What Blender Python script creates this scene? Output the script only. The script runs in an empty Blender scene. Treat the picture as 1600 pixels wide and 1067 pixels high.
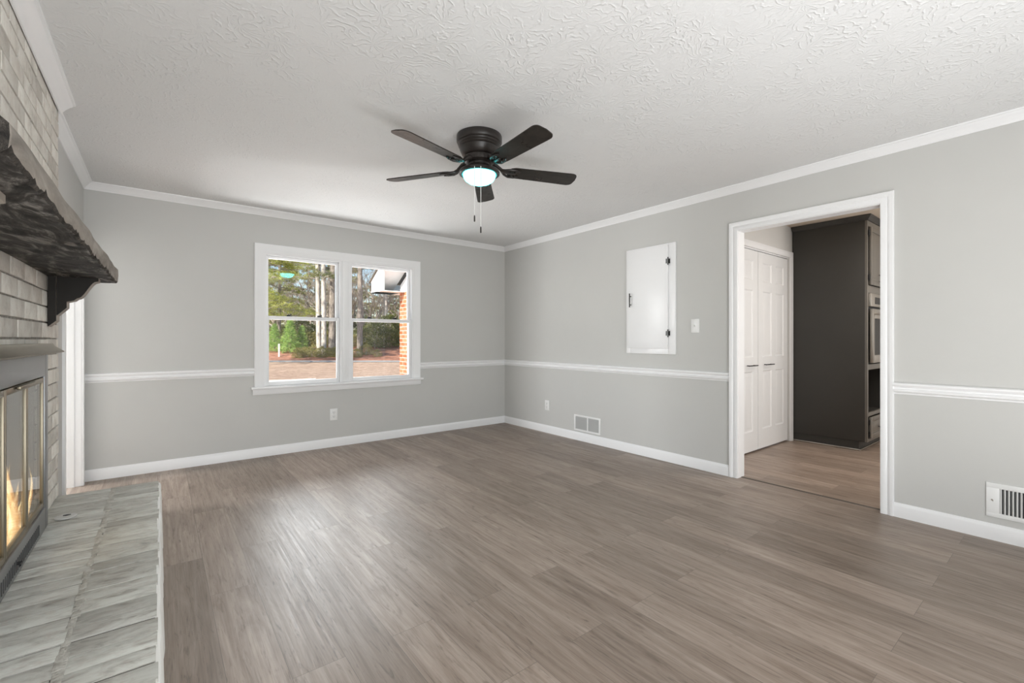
import bpy, bmesh, math, random
from mathutils import Vector, Matrix
random.seed(11)
SC = bpy.context.scene
COL = SC.collection

# ------------------------------------------------------------------ camera, world, lights
YAW = math.radians(38); CAMH = 1.157; FPX = 704.0
F = Vector((math.sin(YAW), math.cos(YAW), 0)); R = Vector((math.cos(YAW), -math.sin(YAW), 0))
cd = bpy.data.cameras.new('camera'); cam = bpy.data.objects.new('camera', cd); COL.objects.link(cam)
cam.location = (0, 0, CAMH); cam.rotation_euler = (math.radians(90), 0, -YAW)
cd.sensor_width = 36; cd.lens = 36 * FPX / 1600; cd.shift_y = -3.0 / 1600; cd.clip_start = .02; cd.clip_end = 600
SC.camera = cam
SC.view_settings.view_transform = 'Standard'; SC.view_settings.look = 'None'
SC.view_settings.exposure = 0.14; SC.view_settings.gamma = 1.0; SC.view_settings.use_curve_mapping = False
w = bpy.data.worlds.new('sky'); SC.world = w; w.use_nodes = True
wn = w.node_tree.nodes; wl = w.node_tree.links
sky = wn.new('ShaderNodeTexSky'); sky.sky_type = 'NISHITA'; sky.sun_disc = False
sky.sun_elevation = math.radians(36); sky.sun_rotation = math.radians(-97); sky.air_density = 1.0; sky.dust_density = .6
wl.new(sky.outputs[0], wn['Background'].inputs[0]); wn['Background'].inputs[1].default_value = 0.2

def light(name, kind, loc, direction, power, color=(1, 1, 1), sx=1, sy=1, angle=.01):
    ld = bpy.data.lights.new(name, kind); o = bpy.data.objects.new(name, ld); COL.objects.link(o)
    o.location = loc; o.rotation_euler = Vector(direction).to_track_quat('-Z', 'Y').to_euler()
    ld.energy = power; ld.color = color
    if kind == 'AREA': ld.shape = 'RECTANGLE'; ld.size = sx; ld.size_y = sy
    if kind == 'SUN': ld.angle = angle
    return o
light('sun', 'SUN', (0, 0, 20), (.85, .5, -.60), 7.5, (1, .93, .82))
light('front_fill', 'AREA', (.65, -1.62, 1.3), (.12, 1, 0), 56, (.97, .985, 1), 2.1, 1.8)  # added area lamp standing in for daylight from behind the camera
light('bounce_flash', 'AREA', (1.2, -.72, .15), (-.04, .30, 1), 54, (.965, .985, 1), 3.2, .8)
light('side_room_daylight', 'AREA', (-2.9, 5.07, 1.2), (1, -.14, .05), 120, (.98, .99, 1), .4, 1.9)
light('below_sill_fill', 'AREA', (1.6, 6.1, -.02), (0, -.75, .70), 115, (.98, .99, 1), 3.2, .95)  # unseen area lamp under the sill line, added to brighten the ceiling
light('floor_sheen_lamp', 'AREA', (6.0, 16, 6.7), (-.3, -1, -.3), 2000, (.96, .985, 1), 11, 4)  # unseen area lamp above the window view, added for sheen on the floor
light('kitchen_ceiling_light', 'AREA', (5.0, .55, 2.40), (0, 0, -1), 17, (1, .95, .90), .9, .9)
light('kitchen_up_fill', 'AREA', (6.3, -1.3, 1.4), (0, 1, .55), 52, (1, .98, .96), 1.5, 1.3)  # added fill lamp, no window here; tilted up to brighten the kitchen ceiling

# ------------------------------------------------------------------ helpers
class MB:
    def __init__(s): s.v = []; s.f = []; s.m = []
    def add(s, vs, fs, mi=0):
        o = len(s.v); s.v += [tuple(v) for v in vs]
        for f in fs: s.f.append(tuple(i + o for i in f)); s.m.append(mi)
    def box(s, x0, x1, y0, y1, z0, z1, b=0, mi=0):
        x0, x1 = min(x0, x1), max(x0, x1); y0, y1 = min(y0, y1), max(y0, y1); z0, z1 = min(z0, z1), max(z0, z1)
        if b <= 0:
            s.add([(x0,y0,z0),(x1,y0,z0),(x1,y1,z0),(x0,y1,z0),(x0,y0,z1),(x1,y0,z1),(x1,y1,z1),(x0,y1,z1)],
                  [(0,3,2,1),(4,5,6,7),(0,1,5,4),(1,2,6,5),(2,3,7,6),(3,0,4,7)], mi); return s
        b = min(b, .49*(x1-x0), .49*(y1-y0), .49*(z1-z0))
        bm = bmesh.new(); bmesh.ops.create_cube(bm, size=1)
        for v in bm.verts:
            v.co = Vector((x0+(v.co.x+.5)*(x1-x0), y0+(v.co.y+.5)*(y1-y0), z0+(v.co.z+.5)*(z1-z0)))
        bmesh.ops.bevel(bm, geom=bm.edges[:], offset=b, segments=2, affect='EDGES', profile=.5)
        bm.verts.index_update()
        s.add([v.co[:] for v in bm.verts], [[v.index for v in f.verts] for f in bm.faces], mi); bm.free(); return s
    def loft(s, rings, caps=True, closed=True, mi=0):
        n = len(rings[0]); vs = [p for r in rings for p in r]; fs = []
        for k in range(len(rings)-1):
            for i in range(n if closed else n-1):
                j = (i+1) % n; fs.append((k*n+i, k*n+j, (k+1)*n+j, (k+1)*n+i))
        if caps and closed: fs.append(tuple(range(n-1, -1, -1))); fs.append(tuple((len(rings)-1)*n+i for i in range(n)))
        s.add(vs, fs, mi); return s
    def lathe(s, prof, c=(0,0,0), seg=40, mi=0):
        rings = [[(c[0]+r*math.cos(2*math.pi*i/seg), c[1]+r*math.sin(2*math.pi*i/seg), c[2]+z) for i in range(seg)] for r, z in prof]
        return s.loft(rings, True, True, mi)
    def tube(s, pts, rad, seg=8, mi=0):
        pts = [Vector(p) for p in pts]; rings = []
        for i, p in enumerate(pts):
            d = (pts[min(i+1, len(pts)-1)] - pts[max(i-1, 0)]).normalized()
            a = d.cross(Vector((0, 0, 1)) if abs(d.z) < .9 else Vector((1, 0, 0))).normalized(); b = d.cross(a)
            r = rad[i] if isinstance(rad, (list, tuple)) else rad
            rings.append([p + a*r*math.cos(2*math.pi*k/seg) + b*r*math.sin(2*math.pi*k/seg) for k in range(seg)])
        return s.loft(rings, True, True, mi)
    def xform(s, M, start=0):
        for i in range(start, len(s.v)): s.v[i] = tuple(M @ Vector(s.v[i]))
    def mesh(s, name, off=(0, 0, 0), fix=True, smooth=35):
        me = bpy.data.meshes.new(name)
        me.from_pydata([(v[0]-off[0], v[1]-off[1], v[2]-off[2]) for v in s.v], [], s.f)
        if fix:
            bm = bmesh.new(); bm.from_mesh(me); bmesh.ops.recalc_face_normals(bm, faces=bm.faces[:]); bm.to_mesh(me); bm.free()
        for i, p in enumerate(me.polygons): p.material_index = s.m[i]
        if smooth:
            me.shade_smooth(); me.set_sharp_from_angle(angle=math.radians(smooth))
        return me

def wloc(o):
    p = Vector((0, 0, 0))
    while o is not None: p += o.location; o = o.parent
    return p
def obj(name, mb, mat, parent=None, origin=None, fix=True, smooth=35, label=None):
    off = wloc(parent) if parent else Vector(origin or (0, 0, 0))
    o = bpy.data.objects.new(name, mb.mesh(name, off, fix, smooth)); COL.objects.link(o)
    for m in (mat if isinstance(mat, (list, tuple)) else [mat]): o.data.materials.append(m)
    if parent: o.parent = parent
    else: o.location = off
    if label: o['label'] = label
    return o
def tag(o, label, cat, group=None, kind=None):
    o['label'] = label; o['category'] = cat
    if group: o['group'] = group
    if kind: o['kind'] = kind
    return o
def thing(name, loc, label, cat, group=None):
    o = bpy.data.objects.new(name, None); COL.objects.link(o); o.location = loc; o.empty_display_size = .1
    return tag(o, label, cat, group)
def struct(name, mb, mat, label=None, parent=None, smooth=35):
    o = obj(name, mb, mat, parent, smooth=smooth)
    if not parent:
        o['kind'] = 'structure'
        if label: o['label'] = label
    return o
def B(*a, b=0): return MB().box(*a, b=b)

# ------------------------------------------------------------------ materials
class G:
    def __init__(s, name):
        s.mat = bpy.data.materials.new(name); s.mat.use_nodes = True; s.t = s.mat.node_tree
        s.bsdf = s.t.nodes['Principled BSDF']; s.out = s.t.nodes['Material Output']
    def n(s, typ, **kw):
        nd = s.t.nodes.new('ShaderNode' + typ)
        for k, v in kw.items():
            if k.startswith('i_'):
                key = k[2:]; key = int(key) if key.isdigit() else key.replace('_', ' ')
                s.set(nd.inputs[key], v)
            else: setattr(nd, k, v)
        return nd
    def set(s, inp, v):
        if isinstance(v, bpy.types.NodeSocket): s.t.links.new(v, inp)
        elif isinstance(v, bpy.types.Node): s.t.links.new(v.outputs[0], inp)
        else: inp.default_value = (*v, 1) if isinstance(v, tuple) and len(v) == 3 and inp.type == 'RGBA' else v
    def coord(s, scale=(1, 1, 1), rot=(0, 0, 0), kind='Object'):
        tc = s.n('TexCoord'); return s.n('Mapping', i_Vector=tc.outputs[kind], i_Scale=scale, i_Rotation=rot)
    def noise(s, vec, scale, detail=4, rough=.55, dist=0):
        return s.n('TexNoise', i_Vector=vec, i_Scale=scale, i_Detail=detail, i_Roughness=rough, i_Distortion=dist)
    def ramp(s, fac, stops, interp='LINEAR'):
        r = s.n('ValToRGB', i_Fac=fac); cr = r.color_ramp; cr.interpolation = interp
        while len(cr.elements) < len(stops): cr.elements.new(.5)
        for e, (p, c) in zip(cr.elements, stops): e.position = p; e.color = (*c, 1) if len(c) == 3 else c
        return r
    def mix(s, fac, a, b, mode='MIX'):
        m = s.n('MixRGB', blend_type=mode); s.set(m.inputs[0], fac); s.set(m.inputs[1], a); s.set(m.inputs[2], b); return m
    def math(s, op, a, b=0.0, c=None, clamp=False):
        m = s.n('Math', operation=op, use_clamp=clamp); s.set(m.inputs[0], a); s.set(m.inputs[1], b)
        if c is not None: s.set(m.inputs[2], c)
        return m
    def bump(s, h, strength=.3, dist=.01, normal=None):
        b = s.n('Bump', i_Height=h, i_Strength=strength, i_Distance=dist)
        if normal: s.set(b.inputs['Normal'], normal)
        return b
    def base(s, color, rough=.5, metal=0, spec=.5, normal=None):
        s.set(s.bsdf.inputs['Base Color'], color); s.set(s.bsdf.inputs['Roughness'], rough); s.set(s.bsdf.inputs['Metallic'], metal)
        s.set(s.bsdf.inputs['Specular IOR Level'], spec)
        if normal: s.set(s.bsdf.inputs['Normal'], normal)
        return s.mat

def paint(name, col, rough=.5, var=.02, bscale=60, bstr=.05, metal=0, spec=.5):
    g = G(name); v = g.coord(); n = g.noise(v, bscale, 3); n2 = g.noise(v, 2.2, 3)
    lo = tuple(c*(1-var) for c in col); hi = tuple(min(1, c*(1+var)) for c in col)
    return g.base(g.ramp(n2, [(.3, lo), (.7, hi)]).outputs[0], rough, metal, spec, g.bump(n, bstr, .002))

M = {}
M['wall'] = paint('wall_paint_grey', (.60, .597, .578), .62, .012, 240, .10, spec=.35)
M['white'] = paint('trim_paint_white', (.90, .90, .905), .33, .01, 120, .03)
M['door_white'] = paint('door_paint_white', (.84, .84, .84), .35, .01, 120, .03)
M['plastic'] = paint('white_plastic', (.86, .86, .85), .3, .005, 80, .01)
M['black'] = paint('black_metal', (.015, .015, .016), .38, .1, 90, .03)
M['bronze'] = paint('dark_bronze', (.022, .018, .016), .34, .2, 60, .03)
M['kwall'] = paint('kitchen_wall_paint', (.66, .65, .63), .6, .012, 200, .08)
M['kceil'] = paint('kitchen_ceiling_tan', (.62, .53, .43), .8, .03, 60, .2)
M['dark_hole'] = paint('duct_dark', (.05, .05, .05), .8, .1)
M['grille'] = paint('grille_grey', (.50, .50, .49), .5, .03)
M['steel'] = paint('brushed_steel', (.55, .52, .48), .28, .05, 30, .02, metal=1)
M['brass'] = paint('antique_brass', (.25, .22, .165), .4, .12, 40, .03, metal=1)
M['insert'] = paint('charcoal_steel', (.20, .203, .205), .32, .08, 90, .03, metal=.5)
M['gold_soot'] = paint('firebrick', (.42, .40, .37), .9, .12, 12, .3)
M['chain'] = paint('pull_chain_white', (.85, .85, .82), .35, .02)
M['latch'] = paint('latch_black', (.02, .02, .02), .4, .1)

def ceiling_mat():
    g = G('stomped_ceiling'); v = g.coord()
    wv = g.noise(v, 3.2, 2); wx = g.mix(.35, v, wv.outputs['Color'], 'ADD')
    vo = g.n('TexVoronoi', i_Vector=wx, i_Scale=7.0, feature='F1', distance='EUCLIDEAN')
    sub = g.n('VectorMath', operation='SUBTRACT', i_0=wx.outputs[0], i_1=vo.outputs['Position'])
    # radial strokes round every stomp centre
    sp = g.n('SeparateXYZ', i_0=sub.outputs[0]); ang = g.math('ARCTAN2', sp.outputs[0], sp.outputs[1])
    st = g.math('SINE', g.math('MULTIPLY_ADD', ang, 11.0, g.math('MULTIPLY', g.noise(v, 22, 2).outputs[0], 14)))
    msk = g.ramp(g.noise(v, 5.0, 3).outputs[0], [(.34, (0, 0, 0)), (.60, (1, 1, 1))])
    h = g.math('MULTIPLY', g.math('POWER', g.math('MAXIMUM', st, 0.0), 3.0), msk.outputs[0])
    h2 = g.math('MULTIPLY_ADD', g.noise(v, 70, 3).outputs[0], .5, h)
    return g.base((.79, .79, .785), .85, 0, .2, g.bump(h2, .34, .009))
M['ceiling'] = ceiling_mat()

def floor_mat(name, tint, rot=90):
    g = G(name); v = g.coord(rot=(0, 0, math.radians(rot)))
    def bricks(c1, c2, mort):
        return g.n('TexBrick', i_Vector=v, i_Color1=c1, i_Color2=c2, i_Mortar=mort, i_Scale=1.0, i_Mortar_Size=.0009, i_Mortar_Smooth=.1,
                   i_Bias=0.0, i_Brick_Width=1.22, i_Row_Height=.178, offset=.37, offset_frequency=2)
    br = bricks((0, 0, 0), (1, 1, 1), (.5, .5, .5))
    shift = g.n('Mapping', i_Vector=v)
    off = g.n('CombineXYZ'); g.set(off.inputs[0], g.math('MULTIPLY', br.outputs[0], 37.0)); g.set(off.inputs[1], g.math('MULTIPLY', br.outputs[0], 91.0))
    vv = g.n('VectorMath', operation='ADD', i_0=v.outputs[0], i_1=off.outputs[0])
    str_ = g.n('VectorMath', operation='MULTIPLY', i_0=vv.outputs[0], i_1=(1.0, 9.0, 1.0))
    fine = g.n('VectorMath', operation='MULTIPLY', i_0=vv.outputs[0], i_1=(2.2, 95.0, 1.0))
    n1 = g.noise(str_, 1.5, 5, .6, 1.4); n2 = g.noise(fine, 1.0, 4, .65, .8); n3 = g.noise(str_, 4.0, 4, .6, 2.4)
    c = g.ramp(n1.outputs[0], [(.22, (.185, .143, .113)), (.40, (.285, .232, .192)), (.56, (.345, .290, .246)), (.74, (.42, .362, .315))])
    c2 = g.mix(.75, c, g.ramp(n2.outputs[0], [(.3, (.78, .77, .76)), (.62, (1.10, 1.10, 1.11))]), 'MULTIPLY')
    c3 = g.mix(.75, c2, g.ramp(n3.outputs[0], [(.24, (.34, .31, .29)), (.46, (1, 1, 1))]), 'MULTIPLY')
    c4 = g.mix(1, c3, g.ramp(br.outputs[0], [(0, (.80, .79, .78)), (1, (1.16, 1.16, 1.17))]), 'MULTIPLY')
    c5 = g.mix(br.outputs['Fac'], c4, (.17, .142, .122))
    c6 = g.mix(1, c5, tint, 'MULTIPLY')
    hh = g.math('SUBTRACT', g.math('MULTIPLY', n2.outputs[0], .5), br.outputs['Fac'])
    rr = g.ramp(n2.outputs[0], [(.3, (.48, .48, .48)), (.7, (.36, .36, .36))])
    return g.base(c6, rr.outputs[0], 0, .55, g.bump(hh, .22, .002))
M['floor'] = floor_mat('vinyl_plank_floor', (.90, .855, .82))
M['kfloor'] = floor_mat('kitchen_plank_floor', (1.06, .98, .92))  # same planks, with the warm kitchen light put into the tint

def brick_mat(name, pale, mid, pink, grey, amount=.5, spots=True, scale=1.0, bs=.7, sx=(1, 1, 1)):
    g = G(name); v = g.coord(sx); geo = g.n('NewGeometry'); rnd = geo.outputs['Random Per Island']
    off = g.n('CombineXYZ'); g.set(off.inputs[0], g.math('MULTIPLY', rnd, 53.0)); g.set(off.inputs[2], g.math('MULTIPLY', rnd, 17.0))
    vv = g.n('VectorMath', operation='ADD', i_0=v.outputs[0], i_1=off.outputs[0])
    n = g.noise(vv, 9*scale, 6, .65, .6); n2 = g.noise(vv, 22*scale, 5, .7); n3 = g.noise(v, 130, 4, .7)
    c = g.ramp(n.outputs[0], [(.30, grey), (.44, mid), (.58, pale), (.8, pale)])
    c = g.mix(g.math('MULTIPLY', g.ramp(n2.outputs[0], [(.52, (0, 0, 0)), (.72, (1, 1, 1))]).outputs[0], amount), c, pink)
    tone = g.ramp(rnd, [(0, (.76, .745, .73)), (.5, (.96, .95, .94)), (1, (1.10, 1.10, 1.09))])
    c = g.mix(1, c, tone, 'MULTIPLY')
    h = g.math('MULTIPLY_ADD', n2.outputs[0], bs, g.math('MULTIPLY', n3.outputs[0], .35))
    return g.base(c, .78, 0, .25, g.bump(h, .55, .006))
M['brick'] = brick_mat('whitewashed_brick', (.80, .78, .73), (.73, .70, .645), (.55, .46, .42), (.55, .525, .48), .4)
M['hearth'] = brick_mat('hearth_brick', (.66, .665, .625), (.55, .545, .505), (.47, .385, .35), (.34, .325, .295), .5, scale=1.2, bs=.22, sx=(1, 2.6, 1))
def mortar():
    g = G('grey_mortar'); v = g.coord(); n = g.noise(v, 35, 5, .7); n2 = g.noise(v, 160, 3)
    return g.base(g.ramp(n.outputs[0], [(.3, (.17, .155, .14)), (.65, (.40, .375, .34))]).outputs[0], .92, 0, .15, g.bump(n2, .8, .008))
M['mortar'] = mortar()
def mortar2():
    g = G('whitewashed_mortar'); v = g.coord(); n = g.noise(v, 30, 5, .7); n2 = g.noise(v, 120, 3)
    return g.base(g.ramp(n.outputs[0], [(.3, (.36, .34, .30)), (.62, (.64, .62, .57))]).outputs[0], .92, 0, .15, g.bump(n2, .8, .008))
M['mortar_pale'] = mortar2()

M['brick_paint'] = paint('brick_paint_white', (.80, .785, .75), .7, .08, 30, .5)
def mantel_mats():
    g = G('mantel_weathered_face'); v = g.coord((14, 3.0, 14)); n = g.noise(v, 1.0, 6, .6, 1.0); n2 = g.noise(g.coord(), 90, 4)
    a = g.base(g.ramp(n.outputs[0], [(.3, (.13, .112, .096)), (.5, (.24, .213, .184)), (.72, (.38, .345, .305))]).outputs[0], .6, 0, .3, g.bump(n2, .3, .004))
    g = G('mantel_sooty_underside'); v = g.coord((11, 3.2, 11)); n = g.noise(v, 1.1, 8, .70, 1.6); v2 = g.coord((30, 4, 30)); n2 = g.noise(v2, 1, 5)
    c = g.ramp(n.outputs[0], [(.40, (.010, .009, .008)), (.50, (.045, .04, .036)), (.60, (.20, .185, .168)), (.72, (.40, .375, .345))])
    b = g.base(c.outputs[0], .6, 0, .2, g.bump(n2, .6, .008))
    g = G('mantel_bark_edge'); v = g.coord(); n = g.noise(v, 26, 6, .7, .6)
    c = g.base(g.ramp(n.outputs[0], [(.35, (.012, .010, .009)), (.6, (.07, .06, .05)), (.8, (.3, .27, .24))]).outputs[0], .7, 0, .3, g.bump(n, 1.0, .02))
    return a, b, c
M['mface'], M['munder'], M['mbark'] = mantel_mats()
M['corbel'] = paint('corbel_black_stain', (.017, .015, .013), .5, .35, 25, .3, spec=.2)
M['corbel_edge'] = paint('corbel_worn_edge', (.30, .265, .225), .6, .2, 30, .2)
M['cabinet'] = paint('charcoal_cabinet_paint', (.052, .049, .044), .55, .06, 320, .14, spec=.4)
M['cabinet_front'] = paint('charcoal_cabinet_front', (.15, .138, .12), .3, .08, 120, .03, spec=.8)  # sheen of the fronts put into a lighter base colour

def glass_mat(name, tint=(1, 1, 1), f0=.045, k=1.0):
    g = G(name); tr = g.n('BsdfTransparent', i_Color=tint); gl = g.n('BsdfGlossy', i_Roughness=.0)
    geo = g.n('NewGeometry'); d = g.n('VectorMath', operation='DOT_PRODUCT', i_0=geo.outputs['Incoming'], i_1=geo.outputs['Normal'])
    c = g.math('SUBTRACT', 1.0, g.math('ABSOLUTE', d.outputs['Value']))
    fr = g.math('MULTIPLY_ADD', g.math('POWER', c, 5.0), (1-f0)*k, f0)
    ms = g.n('MixShader', i_0=fr.outputs[0]); g.t.links.new(tr.outputs[0], ms.inputs[1]); g.t.links.new(gl.outputs[0], ms.inputs[2])
    g.t.links.new(ms.outputs[0], g.out.inputs[0]); g.t.nodes.remove(g.bsdf); return g.mat
M['glass'] = glass_mat('window_glass', (.985, .99, .985), .05)
M['fire_glass'] = glass_mat('fireplace_glass', (.86, .87, .86), .06)

def emis(name, col, s):
    g = G(name); e = g.n('Emission', i_Color=col, i_Strength=s); g.t.links.new(e.outputs[0], g.out.inputs[0]); g.t.nodes.remove(g.bsdf); return g.mat
M['bowl'] = emis('lit_frosted_bowl', (.13, .98, 1.0), 9.0)
def flame_mat():
    g = G('flame'); tc = g.n('TexCoord'); sp = g.n('SeparateXYZ', i_0=tc.outputs['Generated'])
    n = g.noise(g.coord((9, 9, 3.5)), 2.2, 4, .6, 1.5)
    lw = g.n('LayerWeight', i_Blend=.35)
    core = g.math('SUBTRACT', 1.0, lw.outputs['Facing'])
    t = g.math('MULTIPLY', core, g.ramp(n.outputs[0], [(.3, (.3, .3, .3)), (.6, (1, 1, 1))]).outputs[0])
    col = g.ramp(t.outputs[0], [(0, (1, .22, .03)), (.35, (1, .45, .10)), (.75, (1, .80, .42))])
    e = g.n('Emission', i_Color=col.outputs[0], i_Strength=g.math('MULTIPLY_ADD', t, 5.0, .7).outputs[0]); tr = g.n('BsdfTransparent')
    a = g.math('MULTIPLY', g.math('POWER', t, .8), g.ramp(sp.outputs[2], [(.0, (1, 1, 1)), (.6, (.85, .85, .85)), (1, (.2, .2, .2))]).outputs[0], clamp=True)
    ms = g.n('MixShader', i_0=a.outputs[0]); g.t.links.new(tr.outputs[0], ms.inputs[1]); g.t.links.new(e.outputs[0], ms.inputs[2])
    g.t.links.new(ms.outputs[0], g.out.inputs[0]); g.t.nodes.remove(g.bsdf); return g.mat
M['flame'] = flame_mat()
def blade_mat():
    g = G('walnut_fan_blade'); n = g.noise(g.coord((4, 4, 40)), 3, 5, .6, 1); n2 = g.noise(g.coord(), 9, 5, .65)
    c = g.ramp(n.outputs[0], [(.3, (.014, .011, .009)), (.7, (.034, .028, .023))])
    return g.base(c.outputs[0], g.ramp(n2.outputs[0], [(.35, (.24, .24, .24)), (.7, (.42, .42, .42))]).outputs[0], 0, .32)
M['blade'] = blade_mat()

# ------------------------------------------------------------------ room shell
XR, YB, XL, YF, CH = 3.80, 5.03, -.49, -1.45, 2.44
D0, D1, DT = .84, 1.82, 2.085                       # doorway in the right wall
LD0, LD1, LDT = 4.06, 4.90, 1.965                   # doorway in the left wall
CX, C0, C1 = -.43, 1.0, 3.41                       # chimney face and ends
WX0, WX1, WZ0, WZ1 = .80, 2.425, .68, 2.03         # window opening

struct('floor_side_room', B(-3.3, XL-.12, YB+.14, 5.75, -.08, 0), M['floor'])
struct('ceiling_side_room', B(-3.3, XL-.12, YB+.14, 5.75, CH, CH+.2), M['white'])
struct('floor', B(-3.3, 3.86, YF-.12, YB+.14, -.08, 0), M['floor'], 'grey-brown wood plank floor')
struct('floor_kitchen', B(3.86, 7.3, YF-.12, 2.9, -.08, -.001), M['kfloor'], 'plank floor beyond the doorway, tint lightened for the warm kitchen light')
struct('ceiling', B(-3.3, 3.86, YF-.12, YB+.14, CH, CH+.2), M['ceiling'], 'white stomp-textured ceiling')
struct('ceiling_kitchen', B(3.86, 7.3, YF-.12, 2.9, CH, CH+.2), M['kceil'], 'tan ceiling beyond the doorway')

m = MB(); T = .14
m.box(XL-.12, WX0, YB, YB+T, 0, CH); m.box(WX1, XR+.12, YB, YB+T, 0, CH); m.box(WX0, WX1, YB, YB+T, 0, WZ0); m.box(WX0, WX1, YB, YB+T, WZ1, CH)
struct('wall_back', m, M['wall'], 'grey wall with the double window')
m = MB()
m.box(XR, XR+.10, YF, D0, 0, CH); m.box(XR, XR+.10, D1, YB, 0, CH); m.box(XR, XR+.10, D0, D1, DT, CH)
struct('wall_right', m, M['wall'], 'grey wall with the doorway')
m = MB()
m.box(XL-.12, XL, C1-.002, LD0-.02, 0, CH); m.box(XL-.12, XL, LD1+.02, YB, 0, CH); m.box(XL-.12, XL-.005, YB+.141, 5.62, 0, CH); m.box(XL-.12, XL, LD0-.02, LD1+.02, LDT+.02, CH)
struct('wall_left', m, M['wall'], 'grey wall left of the window, behind the chimney')
struct('wall_left_near', B(XL-.12, XL, YF, C0-.002, 0, CH), M['wall'])
m = MB()
m.box(-3.3, -.42, YF-.12, YF, 0, CH); m.box(1.72, 7.3, YF-.12, YF, 0, CH); m.box(-.42, 1.72, YF-.12, YF, 0, .38); m.box(-.42, 1.72, YF-.12, YF, 2.22, CH)
struct('wall_front', m, M['wall'])
struct('wall_side_far', B(-3.3, -3.18, YF, 5.75, 0, CH), M['wall']); struct('wall_side_back', B(-3.18, XL-.12, 5.62, 5.75, 0, CH), M['wall']); struct('wall_side_front', B(-3.18, XL-.14, 3.2, 3.32, 0, CH), M['wall'])
m = MB()
m.box(3.90, 4.16, 2.10, 2.2, 0, CH); m.box(5.655, 7.3, 2.10, 2.2, 0, CH); m.box(4.16, 5.655, 2.10, 2.2, 2.09, CH)
m.box(7.2, 7.3, YF, 2.10, 0, CH); m.box(3.90, 7.3, 2.8, 2.9, 0, CH)
struct('wall_kitchen', m, M['kwall'], 'pale wall around the closet doors beyond the doorway')

struct('sun_block_slab', B(-5.5, 4.2, YF-3.2, YF-.13, 2.50, 2.62), M['white'], 'unseen slab added to keep sun out of the front opening')  # slab added out of view to block the sun at the front opening
# trim: baseboards, chair rails, crown
def run(profile, a, b):
    """sweep (d, z) profile between two end functions that map d -> (x, y)"""
    return MB().loft([[(*a(d), z) for d, z in profile], [(*b(d), z) for d, z in profile]])
BASE = [(0, 0), (.015, 0), (.015, .070), (.012, .080), (.007, .086), (.005, .092), (0, .092)]
RAIL = [(0, .802), (.006, .802), (.008, .812), (.020, .820), (.022, .832), (.013, .838), (.012, .846), (.019, .853), (.024, .862), (.022, .872), (.012, .878), (0, .878)]
CROWN = [(0, CH-.058), (.006, CH-.058), (.009, CH-.050), (.012, CH-.047), (.020, CH-.036), (.034, CH-.022), (.044, CH-.015), (.047, CH-.010), (.055, CH-.008), (.057, CH), (0, CH)]
bk = lambda x0: (lambda d: (x0, YB-d))
struct('baseboard_back', run(BASE, lambda d: (XL+.0, YB-d), lambda d: (XR-d, YB-d)), M['white'], 'white baseboard under the window')
m = run(BASE, lambda d: (XR-d, YB-d), lambda d: (XR-d, 1.872)); struct('baseboard_right', m, M['white'], 'white baseboard between the corner and the doorway')
m = run(BASE, lambda d: (XR-d, .79), lambda d: (XR-d, YF)); struct('baseboard_near', m, M['white'], 'white baseboard right of the doorway')
struct('trim_1', run(RAIL, lambda d: (XL, YB-d), lambda d: (.727, YB-d)), M['white'], 'white chair rail left of the window')
struct('trim_2', run(RAIL, lambda d: (2.50, YB-d), lambda d: (XR-d, YB-d)), M['white'], 'white chair rail right of the window')
struct('trim_3', run(RAIL, lambda d: (XR-d, YB-d), lambda d: (XR-d, 1.872)), M['white'], 'white chair rail under the wall cabinet door')
struct('trim_4', run(RAIL, lambda d: (XR-d, .79), lambda d: (XR-d, YF)), M['white'], 'white chair rail right of the doorway')
struct('trim_5', run(CROWN, lambda d: (XL+d, YB-d), lambda d: (XR-d, YB-d)), M['white'], 'white crown moulding above the window')
struct('trim_6', run(CROWN, lambda d: (XR-d, YB-d), lambda d: (XR-d, YF)), M['white'], 'white crown moulding on the doorway wall')
struct('trim_7', run(CROWN, lambda d: (XL+d, YB-d), lambda d: (XL+d, C1+.003)), M['white'], 'white crown moulding behind the chimney')
CR2 = [(d*1.12, CH-(CH-z)*1.15) for d, z in CROWN]
struct('trim_8', run(CR2, lambda d: (CX+.004+d, C1+.004), lambda d: (CX+.004+d, C0)), M['white'], 'white crown moulding along the top of the brick chimney')

# doorway casing (right wall)
def casing(prof, fn, a0, a1, z1, zb=0):
    """prof (u outwards, v off the wall); fn(a, z, v) -> xyz"""
    rings = []
    for k in range(4):
        ring = []
        for u, v in prof:
            a = (a0-u if k < 2 else a1+u); z = (zb if k in (0, 3) else z1+u); ring.append(fn(a, z, v))
        rings.append(ring)
    return MB().loft(rings)
CAS = [(0, 0), (0, .012), (.006, .014), (.030, .014), (.036, .010), (.042, .016), (.056, .020), (.066, .020), (.070, .014), (.070, 0)]
m = casing(CAS, lambda a, z, v: (XR-v, a, z), .856, 1.802, 2.066)
struct('trim_9', m, M['white'], 'white casing around the doorway')
m = MB(); m.box(XR-.0, XR+.105, .84, .86, 0, 2.062); m.box(XR, XR+.105, 1.80, 1.82, 0, 2.062); m.box(XR, XR+.105, .84, 1.82, 2.062, 2.085)
struct('trim_10', m, M['white'], 'white jamb lining the doorway')
m = casing(CAS, lambda a, z, v: (XR+.10+v, a, z), .856, 1.802, 2.066); struct('trim_11', m, M['white'])
m = MB(); m.loft([[(3.845, y, 0), (3.872, y, 0), (3.868, y, .004), (3.849, y, .004)] for y in (.865, 1.798)])
g = paint('threshold_dark', (.10, .08, .065), .5); struct('trim_12', m, g, 'thin dark seam strip across the doorway floor')
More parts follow.
